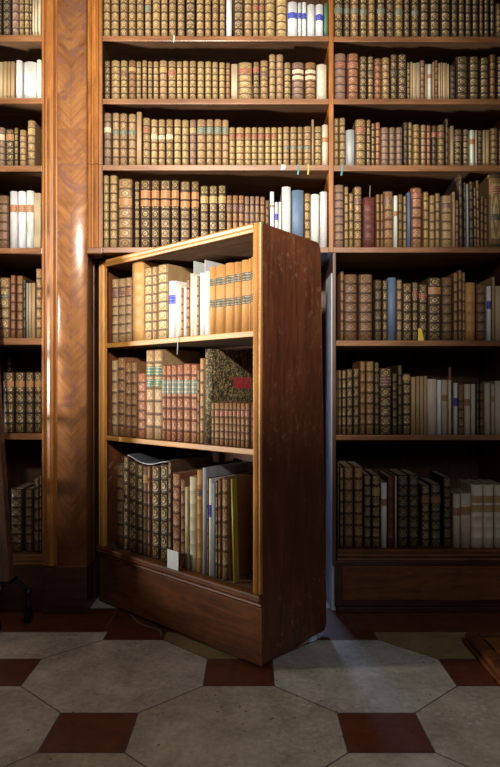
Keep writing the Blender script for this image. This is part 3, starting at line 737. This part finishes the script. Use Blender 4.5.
# ------------------------------------------------------------------ ribbons, slips, booklet
def strip_obj(name, px, y0, y1, wpx, mat, label, cat, group=None, plane=None, sway=1.0):
    yy = WY - .006
    pts = []
    n = 8
    bm = bmesh.new(); w = wpx / K / 2
    A = []
    for k in range(n + 1):
        f = k / n
        z = WZ(y0) + (WZ(y1) - WZ(y0)) * f
        x = WX(px) + math.sin(f * 4) * .002 * sway
        y = yy - .003 * math.sin(f * 3)
        A.append([bm.verts.new((x - w, y, z)), bm.verts.new((x + w, y, z)), bm.verts.new((x + w, y + .0008, z)), bm.verts.new((x - w, y + .0008, z))])
    for a, c_ in zip(A, A[1:]):
        for i in range(4): bm.faces.new((a[i], a[(i + 1) % 4], c_[(i + 1) % 4], c_[i]))
    bm.faces.new(A[0]); bm.faces.new(A[-1][::-1])
    # short tail running back over the shelf edge under the book
    box(bm, (WX(px) - w, yy, WZ(y0) - .0002), (WX(px) + w, WY + .02, WZ(y0) + .0006))
    o = obj(name, bm, mat); tag(o, label, cat, group); return o
GR = 'ribbon markers hanging over shelf edges'
strip_obj('ribbon_marker', 174, 36, 43, 1.0, M['paper'], "short white ribbon end over the edge of the centre bookcase's top shelf", 'ribbon', GR)
strip_obj('ribbon_marker', 283, 165, 170.5, 4.6, M['cord'], "broad grey ribbon end, leftmost of three under the centre bookcase's third shelf", 'ribbon', GR)
strip_obj('ribbon_marker', 298, 165, 175, 1.6, M['teal'], "teal ribbon hanging beside the yellow one under the centre bookcase's third shelf", 'ribbon', GR)
strip_obj('ribbon_marker', 308, 165, 175, 1.6, M['olive'], "yellow ribbon hanging from the centre bookcase's third shelf", 'ribbon', GR)
strip_obj('ribbon_marker', 341.4, 165.3, 176, 1.8, M['teal'], "teal ribbon hanging from the right bookcase's third shelf", 'ribbon', GR)
# bookmark cord on the door
def door_pt(px, back, z):
    O = (NC[0] + .6539 * back, NC[1] + .7566 * back); k = (px - CX) / F
    s = (k * O[1] - O[0]) / (dn[0] - k * dn[1]); return Vector((O[0] + dn[0] * s, O[1] + dn[1] * s, z))
p = door_pt(178, -.004, S1)
bm = bmesh.new(); q = Vector((.6539, .7566, 0))
tube(bm, [p + q * .02 + Vector((0, 0, .003)), p + Vector((0, 0, .0035)), p - q * .003 + Vector((0, 0, -.002)), p - q * .003 + Vector((.001, 0, -.04)), p - q * .003 + Vector((-.001, 0, -.085))], .0022, 8)
tag(obj('bookmark_cord', bm, M['cord'], smooth=True), "grey bookmark cord hanging from the open bookcase door's upper shelf", 'bookmark')
# marker sticking up from the maroon book
bm = bmesh.new(); tube(bm, [(WX(371.8), WY + .05, WZ(198)), (WX(371.8), WY + .05, WZ(190)), (WX(372), WY + .048, WZ(182.5))], .0016, 8)
tag(obj('bookmark_cord', bm, M['cord'], smooth=True), "thin grey marker standing up from the maroon book in the right bookcase", 'bookmark')
# tall narrow slip above the sixth shelf
bm = bmesh.new(); box(bm, (WX(452.6), WY + .06, WZ(400)), (WX(454.9), WY + .062, WZ(367))); tag(obj('paper_marker', bm, M['board']), "brown marker slip rising above the right bookcase's sixth shelf", 'bookmark')
# yellow slip
bm = bmesh.new()
prism(bm, [(WX(418.2), WZ(340.5) + .0006), (WX(424.2), WZ(340.5) + .0006), (WX(422.3), WZ(331)), (WX(420.8), WZ(327.8)), (WX(418.4), WZ(328.4))], 'y', WY + .003, WY + .0042)
tag(obj('paper_slip', bm, M['yellowslip']), "yellow paper slip at the foot of a dark book in the right bookcase", 'paper')
# shelf card on the door
a = door_pt(167.4, -.031, 0); c_ = door_pt(178.4, -.031, 0)
ct = thing('shelf_card', "white paper card propped on the ledge of the open bookcase door's bottom shelf", 'card', ((a.x + c_.x) / 2, (a.y + c_.y) / 2, 0), ROT)
w = (c_ - a).length / 2
zc = H - (567.5 - HY) * a.y / F; zd = H - (549 - HY) * a.y / F
bm = bmesh.new(); box(bm, (-w, -.001, zc), (w, .0, zd)); obj('front_leaf', bm, M['paper'], ct)
bm = bmesh.new()
prism(bm, [(-.001, zd - .0005), (-.001, zd + .0005), (.032, zd - .014), (.032, zd - .015)], 'x', -w - .012, w); obj('folded_flap', bm, M['paper'], ct)
# floppy booklet lying on top of the bottom-shelf books
bm = bmesh.new()
p0 = door_pt(128, .03, 0); p1 = door_pt(167, .03, 0)
bt = thing('booklet', "thin dark booklet lying open-edged across the books on the open bookcase door's bottom shelf", 'booklet', (p0.x, p0.y, 0), ROT)
Lw = (p1 - p0).length; n = 14; rows_ = []
zt = H - (455 - HY) * p0.y / F
for k in range(n + 1):
    f = k / n; z = zt - .004 - .012 * f - .030 * math.sin(math.pi * min(1, f * 1.05)) ** 1.2 + .004
    rows_.append((f * Lw, z))
def sheet(t0, y0, y1, name, mat, rise=.0):
    bm = bmesh.new(); A = []
    for (x, z) in rows_:
        A.append([bm.verts.new((x, y0, z + t0)), bm.verts.new((x, y1, z + t0 + rise)), bm.verts.new((x, y1, z + t0 + rise + .0016)), bm.verts.new((x, y0, z + t0 + .0016))])
    for p_, q_ in zip(A, A[1:]):
        for i in range(4): bm.faces.new((p_[i], p_[(i + 1) % 4], q_[(i + 1) % 4], q_[i]))
    bm.faces.new(A[0]); bm.faces.new(A[-1][::-1])
    return obj(name, bm, mat, bt, True)
sheet(.0, -.004, .20, 'leaves', M['paper'], .012)
sheet(.0018, .002, .20, 'cover', M['booklet'], .012)

# ------------------------------------------------------------------ library ladder at the left edge
lt = thing('library_ladder', 'polished dark wooden library ladder on iron castors at the left edge of the picture', 'ladder', (-1.205, 2.84, 0))
def rail(xb, xt):
    bm = bmesh.new()
    n = 16; A = []
    for k in range(n + 1):
        f = k / n; z = .25 + f * 2.3
        x = xb + (xt - xb) * f - .012 * math.sin(f * math.pi)
        w = .032; d = .045
        A.append([bm.verts.new((x + a * w, b * d + f * .08, z)) for a, b in ((-1, -.8), (-.8, -1), (.6, -1), (1, -.6), (1, .6), (.6, 1), (-.8, 1), (-1, .8))])
    for p_, q_ in zip(A, A[1:]):
        for i in range(8): bm.faces.new((p_[i], p_[(i + 1) % 8], q_[(i + 1) % 8], q_[i]))
    bm.faces.new(A[0]); bm.faces.new(A[-1][::-1]); return obj('rail', bm, M['ladder'], lt)
rail(-.012, -.18); rail(-.50, -.668)
for k in range(7):
    z = .50 + k * .28; sh_ = -.073 * (z - .25)
    pbox('rung', (-.478 + sh_, -.035 + .034 * (z - .25), z), (-.042 + sh_, .035 + .034 * (z - .25), z + .022), M['ladder'], lt, .004)
for dx, sg in ((0, 1), (-.512, -1)):
    pbox('shoe', (-.052 + dx, -.052, .236), (.028 + dx, .052, .249), M['iron'], lt, .004)
    for fx, fy in ((-.03, -.06), (.072, .075)):
        fx = dx - .012 + (fx + .012) * sg
        bm = bmesh.new()
        tube(bm, [(dx - .012, fy * .3, .237), (dx - .012 + (fx - dx + .012) * .5, fy * .7, .215), (fx, fy, .165), (fx, fy, .10), (fx, fy, .062)], [.013, .012, .010, .012, .016], 10)
        fk = obj('castor_leg', bm, M['iron'], lt, True)
        bm = bmesh.new(); tube(bm, [(fx - .016, fy, .034), (fx - .012, fy, .034), (fx + .012, fy, .034), (fx + .016, fy, .034)], [.022, .033, .033, .022], 20)
        obj('castor_wheel', bm, M['iron'], fk)
        bm = bmesh.new(); bmesh.ops.create_uvsphere(bm, u_segments=14, v_segments=9, radius=.021, matrix=Matrix.Translation((fx, fy, .160))); obj('castor_knob', bm, M['iron'], fk, True)

# ------------------------------------------------------------------ low platform at the lower right
pt = thing('low_platform', 'low reddish-brown wooden platform with a moulded edge in the lower right corner', 'platform', (1.005, 1.6, 0))
bm = bmesh.new()
prism(bm, [(0, .002), (-.004, .012), (0, .020), (.010, .024), (.010, .030), (.004, .038), (.012, .050), (.032, .055), (.058, .055), (.062, .048), (.062, .002)], 'y', -1.2, 1.08)
obj('edge_moulding', bm, M['doorplinth'], pt)
pbox('rear_moulding', (.0625, 1.018, .002), (1.0, 1.08, .054), M['doorplinth'], pt, .006)
pbox('deck', (.068, -1.2, .010), (1.0, 1.012, .057), M['platform'], pt, .004)

# ------------------------------------------------------------------ lights, world, camera
def area(name, loc, target, size, energy, color, sy=None, spread=math.pi):
    l = bpy.data.lights.new(name, 'AREA'); l.energy = energy; l.color = color; l.size = size
    if sy: l.shape = 'RECTANGLE'; l.size_y = sy
    l.spread = spread
    o = bpy.data.objects.new(name, l); col.objects.link(o); o.location = loc
    o.rotation_euler = (Vector(target) - Vector(loc)).to_track_quat('-Z', 'Y').to_euler(); return o
def spot(name, loc, target, energy, color, deg, blend, radius):
    l = bpy.data.lights.new(name, 'SPOT'); l.energy = energy; l.color = color; l.spot_size = math.radians(deg); l.spot_blend = blend; l.shadow_soft_size = radius
    o = bpy.data.objects.new(name, l); col.objects.link(o); o.location = loc
    o.rotation_euler = (Vector(target) - Vector(loc)).to_track_quat('-Z', 'Y').to_euler(); return o
area('side_window_sun', (-3.75, 2.2, 1.20), (0, 2.3, 1.5), .28, 250, (1.0, .95, .86))
spot('front_fill_spot', (-.45, -1.0, 2.95), (-.42, 3.05, 2.46), 1350, (1.0, .92, .79), 52, 1.0, .14)  # added fill spot behind the camera, brightens the upper shelves
area('floor_fill', (.9, -1.6, 3.2), (0, 2.6, .4), 1.4, 27, (.95, .97, 1.0), 1.8)  # added soft fill for the floor, no window behind it
area('passage_daylight', (.08, 5.1, 1.15), (.25, 3.2, .9), .26, 5, (.40, .58, 1.0), 1.0, math.radians(100))
w = bpy.data.worlds.new('World'); sc.world = w; w.use_nodes = True
w.node_tree.nodes['Background'].inputs[0].default_value = (.8, .85, 1, 1); w.node_tree.nodes['Background'].inputs[1].default_value = .008
cam = bpy.data.cameras.new('camera'); cam.sensor_width = 36; cam.lens = F / 767 * 36
cam.shift_y = 4.5 / 767; cam.clip_start = .05
co = bpy.data.objects.new('camera', cam); col.objects.link(co); co.location = (0, 0, H); co.rotation_euler = (math.pi / 2, 0, 0)
sc.camera = co
sc.view_settings.view_transform = 'Standard'; sc.view_settings.look = 'None'; sc.view_settings.gamma = 1; sc.view_settings.use_curve_mapping = False
sc.view_settings.exposure = 0
